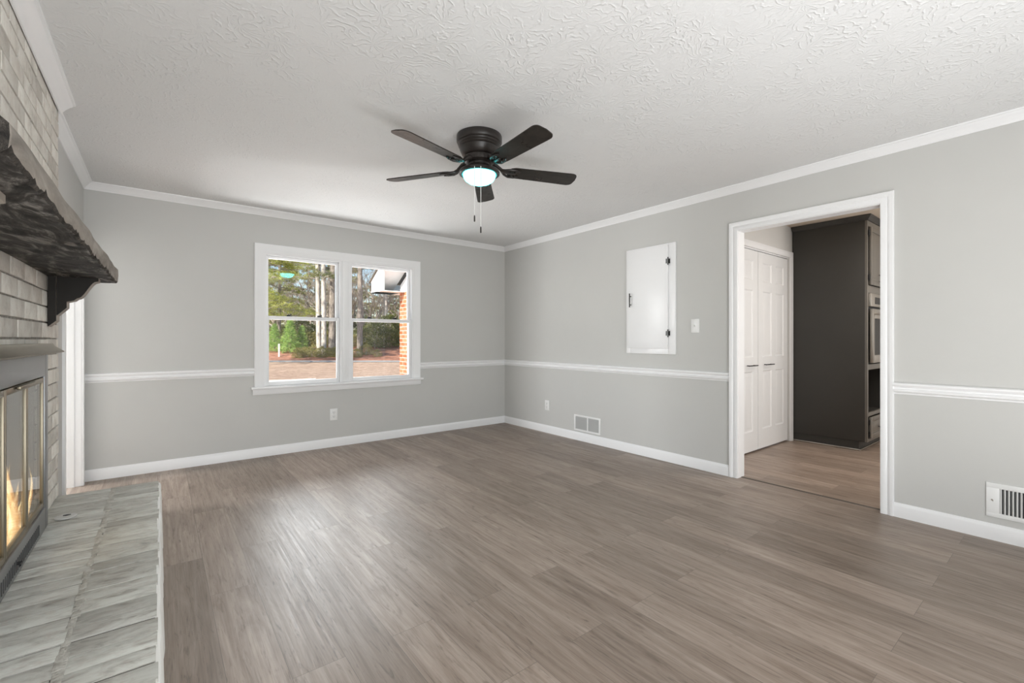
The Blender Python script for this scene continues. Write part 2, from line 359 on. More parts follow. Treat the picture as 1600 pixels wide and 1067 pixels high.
# left wall doorway: jamb, casing, door leaf standing open
m = MB(); m.box(XL-.125, XL+.0, LD1, LD1+.02, 0, LDT); m.box(XL-.125, XL, LD0-.02, LD0, 0, LDT); m.box(XL-.125, XL, LD0-.02, LD1+.02, LDT, LDT+.02)
m.box(XL-.075, XL-.04, LD1-.010, LD1, 0, LDT)
struct('trim_13', m, M['white'], 'white door jamb between chimney and window wall')
m = casing([(0, 0), (0, .014), (.04, .016), (.046, .012), (.046, 0)], lambda a, z, v: (XL+v, a, z), LD0-.004, LD1+.004, LDT+.004); struct('trim_14', m, M['white'])
struct('trim_17', B(XL-.185, XL-.1255, LD1-.006, LD1+.07, 0, LDT+.06, b=.003), M['white'], 'white casing edge on the far side of the jamb')

# ------------------------------------------------------------------ window
win = bpy.data.objects.new('window_1', None); COL.objects.link(win); win.location = (1.61, YB, WZ0); win['kind'] = 'structure'; win['label'] = 'white double-hung twin window'
WC = [(0, -.0), (0, .010), (.010, .013), (.030, .013), (.036, .016), (.070, .018), (.084, .022), (.088, .018), (.088, 0)]
obj('casing', casing(WC, lambda a, z, v: (a, YB-v, z), .815, 2.412, 2.017, WZ0+.012), M['white'], win)
m = MB(); m.loft([[(x, YB, .668), (x, YB-.040, .668), (x, YB-.047, .674), (x, YB-.047, .686), (x, YB-.040, .692), (x, YB, .692)] for x in (.70, 2.53)])
obj('sill', m, M['white'], win)
m = MB(); m.loft([[(x, YB, .612), (x, YB-.012, .612), (x, YB-.018, .622), (x, YB-.018, .668), (x, YB, .668)] for x in (.714, 2.508)])
obj('apron', m, M['white'], win)
m = MB()   # jamb liners, mullion and stops
m.box(WX0, .832, YB, YB+.13, .68, 2.03); m.box(2.392, WX1, YB, YB+.13, .68, 2.03); m.box(WX0, WX1, YB, YB+.13, 2.003, 2.03); m.box(WX0, WX1, YB, YB+.13, .66, .694)
m.box(1.546, 1.668, YB-.004, YB+.13, .694, 2.003); m.box(1.572, 1.642, YB-.014, YB-.003, .694, 2.016, b=.004)
m.box(.80, .822, YB-.006, YB+.0, .694, 2.01); m.box(2.402, 2.42, YB-.006, YB, .694, 2.01)
m.box(.79, 2.43, YB-.005, YB+.002, 1.999, 2.03); obj('window_frame', m, M['white'], win)
def sash(x0, x1, z0, z1, y, st, top, bot):
    m = MB(); m.box(x0, x0+st, y, y+.034, z0, z1, b=.002); m.box(x1-st, x1, y, y+.034, z0, z1, b=.002)
    m.box(x0+st, x1-st, y, y+.034, z1-top, z1, b=.002); m.box(x0+st, x1-st, y, y+.034, z0, z0+bot, b=.002)
    s = obj('sash', m, M['white'], win)
    obj('pane', B(x0+st-.004, x1-st+.004, y+.015, y+.019, z0+bot-.004, z1-top+.004), M['glass'], s)
    return s
for x0, x1 in ((.833, 1.545), (1.669, 2.391)):
    sash(x0, x1, 1.36, 2.002, YB+.052, .026, .028, .030)
    s = sash(x0, x1, .695, 1.394, YB+.014, .026, .036, .040)
    for fx in (.30, .72):
        xx = x0+(x1-x0)*fx; m = MB(); m.box(xx-.024, xx+.024, YB+.016, YB+.044, 1.394, 1.403, b=.003); m.tube([(xx-.018, YB+.024, 1.406), (xx+.020, YB+.014, 1.412)], .006, 8)
        m.lathe([(0.0001, 0), (.012, 0), (.012, .012), (.0001, .014)], (xx-.014, YB+.028, 1.40), 14); obj('sash_lock', m, M['latch'], s)

# ------------------------------------------------------------------ fireplace masonry
fp = thing('fireplace', (CX, 2.2, 0), 'whitewashed brick fireplace and chimney breast with a raised brick hearth', 'fireplace')
HZ = .317
def brick(m, x0, x1, y0, y1, z0, z1, axis, j=.001, c=.0025):
    """a rounded brick; axis = face that shows ('x' or 'z')"""
    b = MB(); b.box(x0, x1, y0, y1, z0, z1, b=c); d = [random.uniform(-j, j) for _ in range(3)]; rz = random.uniform(-.003, .003)
    cx, cy, cz = (x0+x1)/2, (y0+y1)/2, (z0+z1)/2
    for i, v in enumerate(b.v):
        x, y, z = v[0]-cx, v[1]-cy, v[2]-cz
        if axis == 'x': y, z = y-rz*z, z+rz*y*.6
        b.v[i] = (cx+x+d[0], cy+y+d[1], cz+z+d[2])
    m.add(b.v, b.f)
FY0, FY1, FZ1 = 1.50, 2.905, 1.10                   # insert opening in the masonry
m = MB(); P = .077; k = 0; z = HZ
while z < CH-.02:
    z1 = min(z+P-.006, CH-.004); L = .23; y = 3.23-10*L + (0 if k % 2 else -L/2)
    while y < C1-.01:
        a, b_ = max(y, C0), min(y+L-.0065, C1)
        if C1-b_ < .03: b_ = C1
        if b_-a > .02 and y < C1:
            segs = [(a, b_)]
            if z1 < FZ1-.01 or z < FZ1-.03:
                segs = [(p, q) for p, q in ((a, min(b_, FY0+.02)), (max(a, FY1-.03), b_)) if q-p > .008]
            for p, q in segs: brick(m, CX-.055, CX+random.uniform(-.0015, .001), p, q, z+.002, z1, 'x')
        y += L
    z += P; k += 1
obj('chimney_brick', m, M['brick'], fp)
m = MB()   # mortar bed behind the bricks and the chimney mass round the firebox
def mass(x0, x1):
    m.box(x0, x1, C0+.004, FY0+.02, HZ-.3, CH-.002); m.box(x0, x1, FY1-.02, C1-.004, HZ-.3, CH-.002); m.box(x0, x1, FY0+.02, FY1-.02, FZ1-.03, CH-.002); m.box(x0, x1, FY0+.02, FY1-.02, 0.002, HZ+.004)
mass(-.61, CX-.007)
obj('mortar', m, M['mortar'], fp)
# firebox with splayed sides
m = MB(); fb = [(-.44, FY0+.03), (-.90, FY0+.2), (-.90, FY1-.22), (-.44, FY1-.035)]; fo = [(-.44, FY0-.1), (-1.05, FY0-.02), (-1.05, FY1+.02), (-.44, FY1+.08)]
m2 = MB()
for i in range(3):
    (ax, ay), (bx, by), (cx_, cy_), (dx, dy) = fb[i], fb[i+1], fo[i+1], fo[i]
    m2.loft([[(ax, ay, z), (bx, by, z), (cx_, cy_, z), (dx, dy, z)] for z in (HZ+.005, FZ1-.03)])
m2.box(-1.05, -.612, FY0-.02, FY1+.02, HZ-.03, HZ+.004); m2.box(-1.05, -.612, FY0-.02, FY1+.02, FZ1-.03, FZ1+.05)
obj('firebox', m2, M['gold_soot'], fp)
# hearth: two rows of bricks laid flat on a base
m = MB(); pitch = .0795; y = C1 - pitch
while y > C0-.001:
    for x0, x1 in ((CX-.012, -.211), (-.197, -.006)):
        sh = random.uniform(-.003, .003); g0, g1 = random.uniform(.0008, .0034), random.uniform(.0008, .0034)
        brick(m, x0+random.uniform(-.003, .004), x1+random.uniform(-.005, .004), y+g0+sh, y+pitch-g1+sh, HZ-.06, HZ+random.uniform(-.0009, .0009), 'z', .0006, random.uniform(.001, .002))
    y -= pitch
obj('hearth_brick', m, M['hearth'], fp)
obj('hearth_core', MB().box(CX, -.012, C0+.006, C1-.006, .001, HZ-.0035), paint('dirty_joint', (.085, .078, .068), .95, .2, 60, .4, spec=.05), fp)
m = MB()
for i in range(60):   # uneven mortar ribbon between the rows
    y0 = C0+.008+i*(C1-C0-.016)/60; m.box(-.215+random.uniform(-.004, .003), -.194+random.uniform(-.003, .005), y0, y0+.0405, HZ-.05, HZ+random.uniform(-.001, .0025), b=.002)
obj('hearth_mortar', m, M['mortar_pale'], fp)
m = MB(); rings = []   # painted front of the hearth, slightly uneven
for i in range(80):
    y = C0+.004+i*(C1-C0-.008)/79; e = .0025*math.sin(i*.9)+.002*math.sin(i*.37)+random.uniform(-.0015, .0015)
    rings.append([(-.02, y, .002), (.010+e, y, .002), (.006+e*.6, y, HZ-.10), (.005+e*.5, y, HZ-.024), (.001+e*.4, y, HZ-.012), (-.008, y, HZ-.008), (-.02, y, HZ-.008)])
m.loft(rings); obj('hearth_front', m, M['brick_paint'], fp)
# gas key plate on the hearth
kp = thing('key_plate', (-.350, 2.965, HZ), 'small round metal gas key plate lying on the hearth by the fireplace doors', 'valve cover')
m = MB(); m.lathe([(.0001, 0.003), (.038, .003), (.040, .006), (.038, .010), (.030, .0125), (.0001, .013)], (-.350, 2.965, HZ), 30); obj('plate', m, paint('plate_whitewash', (.55, .545, .52), .5, .08, 40, .2), kp)
m = MB(); m.lathe([(.0001, .0135), (.009, .0135), (.009, .0155), (.0001, .0155)], (-.345, 2.962, HZ), 16); m.box(-.358, -.332, 2.958, 2.966, HZ+.0135, HZ+.016); obj('key_slot', m, M['latch'], kp)

# ------------------------------------------------------------------ fireplace door unit
du = thing('fireplace_doors', (-.40, 2.2, HZ), 'charcoal steel fireplace front with brass-framed folding glass doors', 'fireplace doors')
xf = -.398; m = MB(); Y0, Y1, Z0, Z1 = 1.51, 2.892, HZ+.004, 1.092
xb_ = CX+.006
m.box(xb_, xf, Y1-.062, Y1, Z0, Z1, b=.003); m.box(xb_, xf, Y0, Y0+.062, Z0, Z1, b=.003); m.box(xb_, xf, Y0+.06, Y1-.06, Z1-.095, Z1, b=.003); m.box(xb_, xf, Y0+.06, Y1-.06, Z0, Z0+.098, b=.003)
obj('frame', m, M['insert'], du)
m = MB()
for i in range(44):
    y = Y0+.17+i*.0235
    if y < Y1-.16: m.box(xf-.004, xf+.0012, y, y+.008, Z0+.018, Z0+.062)
obj('louver', m, M['dark_hole'], du)
m = MB(); m.lathe([(.0001, 0), (.006, 0), (.006, .014), (.0001, .015)], (0, 0, 0), 12); m.xform(Matrix.Translation((xf, 2.33, Z0+.045)) @ Matrix.Rotation(math.radians(90), 4, 'Y'))
m.tube([(xf+.012, 2.305, Z0+.045), (xf+.012, 2.355, Z0+.045)], .0035, 8)
obj('air_control_knob', m, M['black'], du)
m = MB(); hood = [(CX+.008, 1.096), (-.375, 1.094), (-.348, 1.100), (-.346, 1.104), (-.378, 1.128), (-.384, 1.140), (CX+.008, 1.140)]
m.loft([[(x, y, z) for x, z in hood] for y in (Y0-.01, Y1+.012)])
obj('hood', m, M['brass'], du)
ps = [(Y0+.068+i*(Y1-Y0-.136)/4, Y0+.068+(i+1)*(Y1-Y0-.136)/4) for i in range(4)]
for i, (a, b_) in enumerate(ps):
    m = MB(); z0, z1 = Z0+.104, Z1-.101; x0, x1 = xf-.018, xf-.004; t = .018
    m.box(x0, x1, a+.002, a+t, z0, z1, b=.002); m.box(x0, x1, b_-t, b_-.002, z0, z1, b=.002); m.box(x0, x1, a+t, b_-t, z1-t*1.2, z1, b=.002); m.box(x0, x1, a+t, b_-t, z0, z0+t*1.2, b=.002)
    pn = obj('glass_door', m, M['brass'], du)
    obj('pane', B(xf-.013, xf-.009, a+t-.004, b_-t+.004, z0+t, z1-t), M['fire_glass'], pn)
m = MB(); m.box(xf+.0, xf+.012, ps[2][0]+.12, ps[2][1]+.06, Z1-.112, Z1-.100, b=.003); m.box(xf+.0, xf+.012, ps[0][0]+.2, ps[1][1]-.12, Z1-.112, Z1-.100, b=.003)
obj('handle', m, M['brass'], du)

# fire: logs and flame tongues
def log(y0, y1, x0, x1, z0, z1, r, label):
    m = MB(); pts = []; rr = []
    for i in range(9):
        t = i/8; pts.append((x0+(x1-x0)*t+random.uniform(-.004, .004), y0+(y1-y0)*t, z0+(z1-z0)*t+random.uniform(-.004, .004))); rr.append(r*random.uniform(.9, 1.08))
    m.tube(pts, rr, 14); o = obj('fire_log', m, LOGM, origin=((x0+x1)/2, (y0+y1)/2, HZ)); return tag(o, label, 'log', 'logs in the fireplace')
def logm():
    g = G('charred_log'); v = g.coord((20, 4, 20)); n = g.noise(v, 1, 6, .7, .5)
    return g.base(g.ramp(n.outputs[0], [(.3, (.02, .017, .014)), (.55, (.10, .075, .055)), (.8, (.30, .24, .19))]).outputs[0], .9, 0, .2, g.bump(n, 1, .01))
LOGM = logm()
log(1.78, 2.62, -.56, -.53, HZ+.055, HZ+.055, .048, 'charred log in front behind the fireplace glass')
log(1.85, 2.50, -.68, -.68, HZ+.06, HZ+.06, .052, 'charred log at the back of the firebox')
log(1.95, 2.45, -.60, -.63, HZ+.148, HZ+.160, .040, 'charred log on top of the two others in the firebox')
fl = thing('fire', (-.46, 2.5, HZ+.01), 'orange and yellow flames burning behind the fireplace glass', 'fire')
def flame(x, y, z0, h, wdt, ph):
    m = MB(); rings = []; n = 22
    for i in range(n+1):
        t = i/n; r = wdt*(math.sin(math.pi*min(1, (t*.86+.14))**.8))*(1-t)**.35+.0008
        ox = .010*math.sin(5*t+ph); oy = .26*wdt*math.sin(7*t+ph*1.7)+.35*wdt*math.sin(3.1*t+ph)
        rings.append([(x+ox+r*.38*math.cos(2*math.pi*k/14), y+oy+r*math.sin(2*math.pi*k/14)*(1+.25*math.sin(9*t+k+ph)), z0+h*t) for k in range(14)])
    m.loft(rings); obj('flame', m, M['flame'], fl, smooth=180)
for a in ((-.448, 2.47, HZ+.015, .47, .055, .3), (-.452, 2.54, HZ+.015, .36, .062, 1.9), (-.450, 2.61, HZ+.015, .27, .055, 3.1), (-.462, 2.57, HZ+.02, .42, .040, .9), (-.432, 2.715, HZ+.04, .27, .022, 4.4),
          (-.450, 2.68, HZ+.02, .18, .045, 2.6), (-.455, 2.40, HZ+.02, .34, .050, 5.2), (-.46, 2.20, HZ+.02, .30, .05, 2.2), (-.46, 2.05, HZ+.02, .24, .05, .9)):
    flame(*a)

# ------------------------------------------------------------------ mantel
mt = thing('mantel', (-.31, 2.2, 1.46), 'rough-hewn dark wood mantel shelf on the brick chimney', 'mantel')
m = MB(); rings = []; N = 150
for i in range(N+1):
    t = i/N; y = 1.045+t*(3.355-1.045)
    zb = 1.448+.022*t; zt = 1.510+.050*t
    ed = .0018*math.sin(i*.8)+.002*math.sin(i*.29+1)+random.uniform(-.0012, .0012)
    chip = random.uniform(.004, .012) if random.random() < .16 else random.uniform(0, .0015)
    xfr = -.188+.002*math.sin(i*.13)+.001*math.sin(i*.31)
    rings.append([(CX+.003, y, zb), (-.33, y, zb-.001+.002*math.sin(i*.7)), (-.222, y, zb+ed*.5), (xfr-.005-chip, y, zb+.002+ed), (xfr, y, zb+.007+ed+chip), (xfr+.002, y, (zb+zt)/2), (xfr+.001, y, zt-.012), (xfr-.010, y, zt-.002), (-.33, y, zt), (CX+.003, y, zt)])
n = 10; fm = [1, 1, 1, 0, 0, 0, 0, 0, 0, 0]
for k in range(N):
    for i in range(n):
        j = (i+1) % n; m.add([rings[k][i], rings[k][j], rings[k+1][j], rings[k+1][i]], [(0, 1, 2, 3)], 2 if i == 3 else fm[i])
m.add(rings[0], [tuple(range(n))], 2); m.add(rings[-1], [tuple(range(n-1, -1, -1))], 1)
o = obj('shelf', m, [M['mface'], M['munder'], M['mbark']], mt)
bm = bmesh.new(); bm.from_mesh(o.data); bmesh.ops.remove_doubles(bm, verts=bm.verts[:], dist=.0004); bmesh.ops.recalc_face_normals(bm, faces=bm.faces[:]); bm.to_mesh(o.data); bm.free()
def corbel(yc):
    m = MB(); zt = 1.470 if yc > 2 else 1.45; dz = zt-1.470; t = .085
    def slab(pts, y0, y1): m.loft([[(x, y, z+dz) for x, z in pts] for y in (y0, y1)])
    y0 = yc; x0 = CX+.003
    A = [(x0, 1.468), (x0, 1.220), (-.3985, 1.249), (-.3985, 1.468)]
    Bq = [(-.397, 1.468), (-.397, 1.274), (-.362, 1.314), (-.362, 1.468)]
    Cq = [(-.362, 1.468), (-.362, 1.343), (-.336, 1.351), (-.327, 1.360)]
    for i in range(10):
        s = i/9; Cq.append((-.324+.072*s, 1.362+.088*(.5-.5*math.cos(math.pi*s))))
    Cq += [(-.246, 1.452), (-.246, 1.468)]
    slab(A, y0-.004, y0+t+.004); slab(Bq, y0, y0+t); slab(Cq, y0-.003, y0+t+.003)
    o = obj('corbel', m, [M['corbel'], M['corbel_edge']], mt)
    for p in o.data.polygons:
        if abs(p.normal.y) < .5 and p.normal.z < .8: p.material_index = 1
corbel(3.10); corbel(1.26)

# ------------------------------------------------------------------ ceiling fan
FX, FY = 1.59, 2.37
fan = thing('ceiling_fan', (FX, FY, CH), 'dark bronze five-blade ceiling fan with a lit glass bowl', 'ceiling fan')
c = (FX, FY, 0)
m = MB(); m.lathe([(.10, CH-.001), (.140, CH-.001), (.143, CH-.008), (.143, CH-.040), (.139, CH-.046), (.135, CH-.048), (.137, CH-.053), (.134, CH-.060), (.130, CH-.063), (.132, CH-.068), (.128, CH-.075), (.123, CH-.078), (.125, CH-.084), (.119, CH-.100), (.108, CH-.122), (.092, CH-.132), (.05, CH-.134)], c, 56)
obj('motor_housing', m, M['bronze'], fan)
m = MB(); m.lathe([(.05, CH-.134), (.098, CH-.136), (.100, CH-.140), (.098, CH-.166), (.086, CH-.172), (.05, CH-.174)], c, 48)
for i in range(28):
    a = i*2*math.pi/28; s0 = len(m.v); m.box(.096, .101, -.004, .004, CH-.162, CH-.144); m.xform(Matrix.Translation((FX, FY, 0)) @ Matrix.Rotation(a, 4, 'Z'), s0)
obj('rotor', m, M['bronze'], fan)
m = MB(); m.lathe([(.05, CH-.174), (.070, CH-.176), (.070, CH-.190), (.080, CH-.200), (.104, CH-.210), (.122, CH-.219), (.128, CH-.228), (.128, CH-.240), (.122, CH-.244), (.110, CH-.244), (.106, CH-.238), (.05, CH-.230)], c, 56)
obj('light_fitter', m, M['bronze'], fan)
m = MB(); m.lathe([(.1020, CH-.239), (.1030, CH-.246), (.100, CH-.260), (.089, CH-.277), (.069, CH-.291), (.041, CH-.301), (.012, CH-.305), (.0005, CH-.3055)], c, 56)
obj('glass_bowl', m, M['bowl'], fan)
ZB = CH-.206
for k in range(5):
    a = math.radians(51.5+72*k); Mx = Matrix.Translation((FX, FY, ZB)) @ Matrix.Rotation(a, 4, 'Z') @ Matrix.Rotation(math.radians(-12), 4, 'X')
    m = MB(); out = []
    r0, r1 = .185, .66; hw0, hw1 = .055, .066
    up = [(r0, .0), (r0+.004, .026), (r0+.018, .044), (r0+.045, hw0)]
    for i in range(6): s = i/5; up.append((r0+.045+(r1-.045-r0-.045)*s, hw0+(hw1-hw0)*s))
    for i in range(1, 6): t = i/5*math.pi/2; up.append((r1-.045+.040*math.sin(t), hw1-.030+.030*math.cos(t)))
    up.append((r1, .0)); low = [(x, -y) for x, y in reversed(up[1:-1])]
    out = up+low
    m.loft([[(x, y, -.003) for x, y in out], [(x, y, .003) for x, y in out]]); m.xform(Mx)
    bl = obj('blade', m, M['blade'], fan)
    m = MB()   # scrolled bracket under the blade root
    m.tube([(.085, 0, .048), (.115, 0, .036), (.15, 0, .008), (.19, 0, -.007), (.235, 0, -.008)], [.013, .012, .011, .010, .008], 10)
    for s in (1, -1):
        m.tube([(.14, 0, .012), (.165, .022*s, -.003), (.195, .038*s, -.007), (.235, .040*s, -.007), (.262, .026*s, -.007)], [.008, .008, .008, .007, .005], 8)
        m.tube([(.205, .008*s, -.007), (.222, .022*s, -.009), (.212, .032*s, -.009), (.200, .026*s, -.009)], .0055, 8)
    m.lathe([(.0001, -.013), (.007, -.012), (.008, -.004), (.0001, -.003)], (.236, .026, 0), 10); m.lathe([(.0001, -.013), (.007, -.012), (.008, -.004), (.0001, -.003)], (.236, -.026, 0), 10)
    m.xform(Mx); obj('blade_bracket', m, M['bronze'], fan)
for off, zb in ((-.020, 1.900), (.018, 1.832)):
    p = Vector((FX, FY, 0)) - F*.128 + R*off; m = MB(); m.tube([(p.x, p.y, CH-.236), (p.x, p.y, zb)], .0018, 6)
    z = CH-.24
    while z > zb: m.lathe([(.0003, .0018), (.0021, 0), (.0003, -.0018)], (p.x, p.y, z), 6); z -= .0085
    ch = obj('pull_chain', m, M['chain'], fan)
    m = MB(); m.lathe([(.0002, .008), (.003, .006), (.0045, -.004), (.0045, -.030), (.0002, -.033)], (p.x, p.y, zb), 12); obj('pull_fob', m, M['bronze'], ch)

# ------------------------------------------------------------------ things on the walls
ap = thing('wall_cabinet_door', (XR, 2.65, 1.02), 'white flush wall cabinet door with black hinges on the right wall', 'cabinet door')
m = MB(); m.box(XR-.019, XR-.001, 2.370, 2.445, 1.018, 2.068, b=.002); m.box(XR-.019, XR-.001, 2.88, 2.930, 1.018, 2.068, b=.002); m.box(XR-.019, XR-.001, 2.445, 2.88, 1.018, 1.09, b=.002); m.box(XR-.019, XR-.001, 2.445, 2.88, 2.01, 2.068, b=.002)
obj('frame', m, M['white'], ap)
dr = obj('door_panel', B(XR-.038, XR-.0195, 2.442, 2.900, 1.072, 2.046, b=.003), M['white'], ap)
m = MB(); hx = XR-.062; m.tube([(hx, 2.856, 1.482), (hx, 2.856, 1.622)], .006, 10)
for z in (1.508, 1.592): m.tube([(hx, 2.856, z), (XR-.0385, 2.856, z)], .0045, 8)
obj('handle', m, M['black'], dr)
for z in (1.897, 1.216):
    m = MB(); m.box(XR-.0405, XR-.0385, 2.446, 2.456, z-.022, z+.022); m.box(XR-.022, XR-.0192, 2.424, 2.437, z-.022, z+.022); m.tube([(XR-.036, 2.4355, z-.036), (XR-.036, 2.4355, z+.036)], .0052, 10)
    obj('hinge', m, M['black'], ap)

sw = thing('light_switch', (XR, 2.181, 1.28), 'white toggle light switch plate beside the doorway', 'light switch')
obj('plate', B(XR-.007, XR-.0005, 2.142, 2.220, 1.219, 1.342, b=.003), M['plastic'], sw)
m = MB(); m.box(XR-.0085, XR-.0065, 2.173, 2.189, 1.266, 1.296, b=.0008); m.loft([[(XR-.008, y, 1.276), (XR-.008, y, 1.290), (XR-.020, y, 1.298), (XR-.020, y, 1.289)] for y in (2.176, 2.186)]); obj('toggle', m, M['plastic'], sw)

def outlet(name, loc, nrm, label):
    """duplex outlet; nrm 'x' on the right wall, 'y' on the back wall"""
    t = thing(name, loc, label, 'electrical outlet'); x, y, z = loc
    def bx(m, a0, a1, v0, v1, z0, z1, b=0):
        if nrm == 'x': m.box(x-v1, x-v0, y+a0, y+a1, z+z0, z+z1, b=b)
        else: m.box(x+a0, x+a1, y-v1, y-v0, z+z0, z+z1, b=b)
    m = MB(); bx(m, -.039, .039, .0005, .006, -.062, .062, .0025); obj('plate', m, M['plastic'], t)
    for s in (.022, -.022):
        m = MB(); bx(m, -.017, .017, .006, .0085, s-.015, s+.015, .002); rc = obj('receptacle', m, M['plastic'], t)
        m = MB(); bx(m, -.009, -.006, .008, .009, s-.001, s+.009); bx(m, .006, .009, .008, .009, s-.001, s+.009); bx(m, -.003, .003, .008, .009, s-.011, s-.006); obj('slot', m, M['latch'], rc)
    m = MB(); bx(m, -.003, .003, .006, .0075, -.003, .003, .001); obj('screw', m, M['steel'], t)
outlet('wall_outlet', (1.481, YB, .348), 'y', 'white outlet below the window')
outlet('wall_outlet', (XR, 4.15, .340), 'x', 'white outlet on the right wall near the far corner')

vt = thing('wall_vent', (XR, 3.486, .11), 'small white wall vent just above the baseboard near the far corner', 'vent')
y0, y1, z0, z1 = 3.287, 3.685, .109, .291; ym = 3.476
m = MB(); x0, x1 = XR-.008, XR-.0005; fw = .019
m.box(x0, x1, y0, y0+fw+.004, z0, z1, b=.002); m.box(x0, x1, y1-fw-.004, y1, z0, z1, b=.002); m.box(x0, x1, y0+fw, y1-fw, z0, z0+fw, b=.002); m.box(x0, x1, y0+fw, y1-fw, z1-fw, z1, b=.002); m.box(x0, x1, ym-.008, ym+.008, z0+fw, z1-fw, b=.002)
obj('frame', m, M['plastic'], vt)
obj('backing', B(XR-.002, XR-.0004, y0+fw, y1-fw, z0+fw, z1-fw), M['grille'], vt)
for a, b_ in ((y0+fw+.004, ym-.008), (ym+.008, y1-fw-.004)):
    m = MB(); z = z0+fw+.004
    while z < z1-fw-.004:
        m.loft([[(XR-.007, y, z), (XR-.006, y, z+.001), (XR-.002, y, z+.006), (XR-.003, y, z+.005)] for y in (a, b_)]); z += .0085
    obj('louver_bank', m, M['grille'], vt)

vt = thing('wall_register', (XR, .18, .135), 'white wall register with upright louvers at the right edge of the room', 'vent')
y0, y1, z0, z1 = 0.008, .368, .133, .330; gz0, gz1 = .158, .300
gaps = [(.205, .315), (.128, .192), (.05, .115)]
m = MB(); x0, x1 = XR-.009, XR-.0005; m.box(x0, x1, y0, y1, z0, gz0, b=.002); m.box(x0, x1, y0, y1, gz1, z1, b=.002)
ed = [y0] + [v for g_ in reversed(gaps) for v in g_] + [y1]
for i in range(0, len(ed), 2): m.box(x0, x1, ed[i], ed[i+1], gz0-.002, gz1+.002, b=.001)
obj('frame', m, M['plastic'], vt)
obj('backing', B(XR-.0018, XR-.0003, y0+.03, y1-.03, gz0, gz1), M['dark_hole'], vt)
for gi, (a, b_) in enumerate(gaps):
    m = MB()
    if gi != 1:
        n = 7
        for i in range(n):
            yy = a+(i+.5)*(b_-a)/n; s = .0065 if gi == 0 else -.0065
            m.loft([[(XR-.009, yy-s*.2, z), (XR-.0085, yy+s*.35, z), (XR-.002, yy+s+.001, z), (XR-.0025, yy+s*.45, z)] for z in (gz0, gz1)])
    else:
        for i in range(11):
            z = gz0+(i+.5)*(gz1-gz0)/11; m.loft([[(XR-.009, y, z-.003), (XR-.008, y, z-.001), (XR-.002, y, z+.006), (XR-.003, y, z+.004)] for y in (a, b_)])
    obj('louver_bank', m, M['plastic'], vt)
m = MB(); m.box(XR-.018, XR-.008, .338, .343, .226, .234, b=.001); obj('lever', m, M['steel'], vt)
m = MB(); m.tube([(XR-.0095, .344, .231), (XR-.0085, .344, .231)], .005, 10); obj('screw', m, M['steel'], vt)

# ------------------------------------------------------------------ kitchen beyond the doorway
def closet_leaf(x0, x1, y):
    """six-panel leaf: stiles and rails with raised fields"""
    m = MB(); z0, z1 = .016, 2.072; t = .034; w_ = x1-x0; st = .105*w_/.74*1.0; mid = .095*w_/.74
    rails = [(z0, .215), (.83, .975), (1.665, 1.765), (1.965, z1)]
    m.box(x0, x0+st, y, y+t, z0, z1); m.box(x1-st, x1, y, y+t, z0, z1); xm = (x0+x1)/2
    m.box(xm-mid/2, xm+mid/2, y, y+t, z0, z1)
    for a, b_ in rails: m.box(x0+st, xm-mid/2, y, y+t, a, b_); m.box(xm+mid/2, x1-st, y, y+t, a, b_)
    for xa, xb in ((x0+st, xm-mid/2), (xm+mid/2, x1-st)):
        for (a, b_) in ((.215, .83), (.975, 1.665), (1.765, 1.965)):
            def ring(d, yy): return [(xa+d, yy, a+d), (xb-d, yy, a+d), (xb-d, yy, b_-d), (xa+d, yy, b_-d)]
            m.loft([ring(0, y), ring(.012, y+.009), ring(.022, y+.009), ring(.050, y+.003)], caps=False)
            m.add(ring(.050, y+.003), [(0, 1, 2, 3)])
    return m
d2 = bpy.data.objects.new('door_1', None); COL.objects.link(d2); d2.location = (4.9, 2.12, 0); d2['kind'] = 'structure'; d2['label'] = 'white six-panel closet doors beyond the doorway'
yc = 2.118
l1 = obj('door_leaf', closet_leaf(4.165, 4.897, yc), M['door_white'], d2, smooth=20)
l2 = obj('door_leaf', closet_leaf(4.905, 5.647, yc), M['door_white'], d2, smooth=20)
for lf, (a, b_) in ((l1, (4.63, 4.83)), (l2, (5.02, 5.22))):
    m = MB(); m.tube([(a, yc-.032, .892), (b_, yc-.032, .892)], .0055, 10)
    for x in (a+.03, b_-.03): m.tube([(x, yc-.032, .892), (x, yc, .892)], .0045, 8)
    obj('pull_handle', m, M['black'], lf)
m = casing([(0, 0), (0, .012), (.030, .014), (.040, .018), (.060, .018), (.064, .014), (.064, 0)], lambda a, z, v: (a, 2.10-v, z), 4.16, 5.655, 2.09)
struct('trim_15', m, M['white'], 'white casing around the closet doors')
struct('trim_16', B(4.16, 5.655, 2.11, 2.16, 2.078, 2.092), M['white'])

oc = thing('oven_cabinet', (6.1, 1.75, 0), 'tall charcoal kitchen oven cabinet seen side-on through the doorway', 'cabinet')
x0, x1, yf, yb = 5.722, 6.50, 1.40, 2.095; zt = 2.36
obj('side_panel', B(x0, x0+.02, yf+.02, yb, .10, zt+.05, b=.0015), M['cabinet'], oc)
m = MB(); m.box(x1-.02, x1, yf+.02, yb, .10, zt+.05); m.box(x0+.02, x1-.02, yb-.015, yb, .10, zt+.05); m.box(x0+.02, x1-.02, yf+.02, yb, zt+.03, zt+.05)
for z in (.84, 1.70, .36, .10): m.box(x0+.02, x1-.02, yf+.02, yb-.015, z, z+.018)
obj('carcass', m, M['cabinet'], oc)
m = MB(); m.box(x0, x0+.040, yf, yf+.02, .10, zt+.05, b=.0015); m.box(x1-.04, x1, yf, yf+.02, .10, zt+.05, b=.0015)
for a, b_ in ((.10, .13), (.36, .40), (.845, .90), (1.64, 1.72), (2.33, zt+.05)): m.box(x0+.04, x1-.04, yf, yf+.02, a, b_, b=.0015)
obj('face_frame', m, M['cabinet_front'], oc)
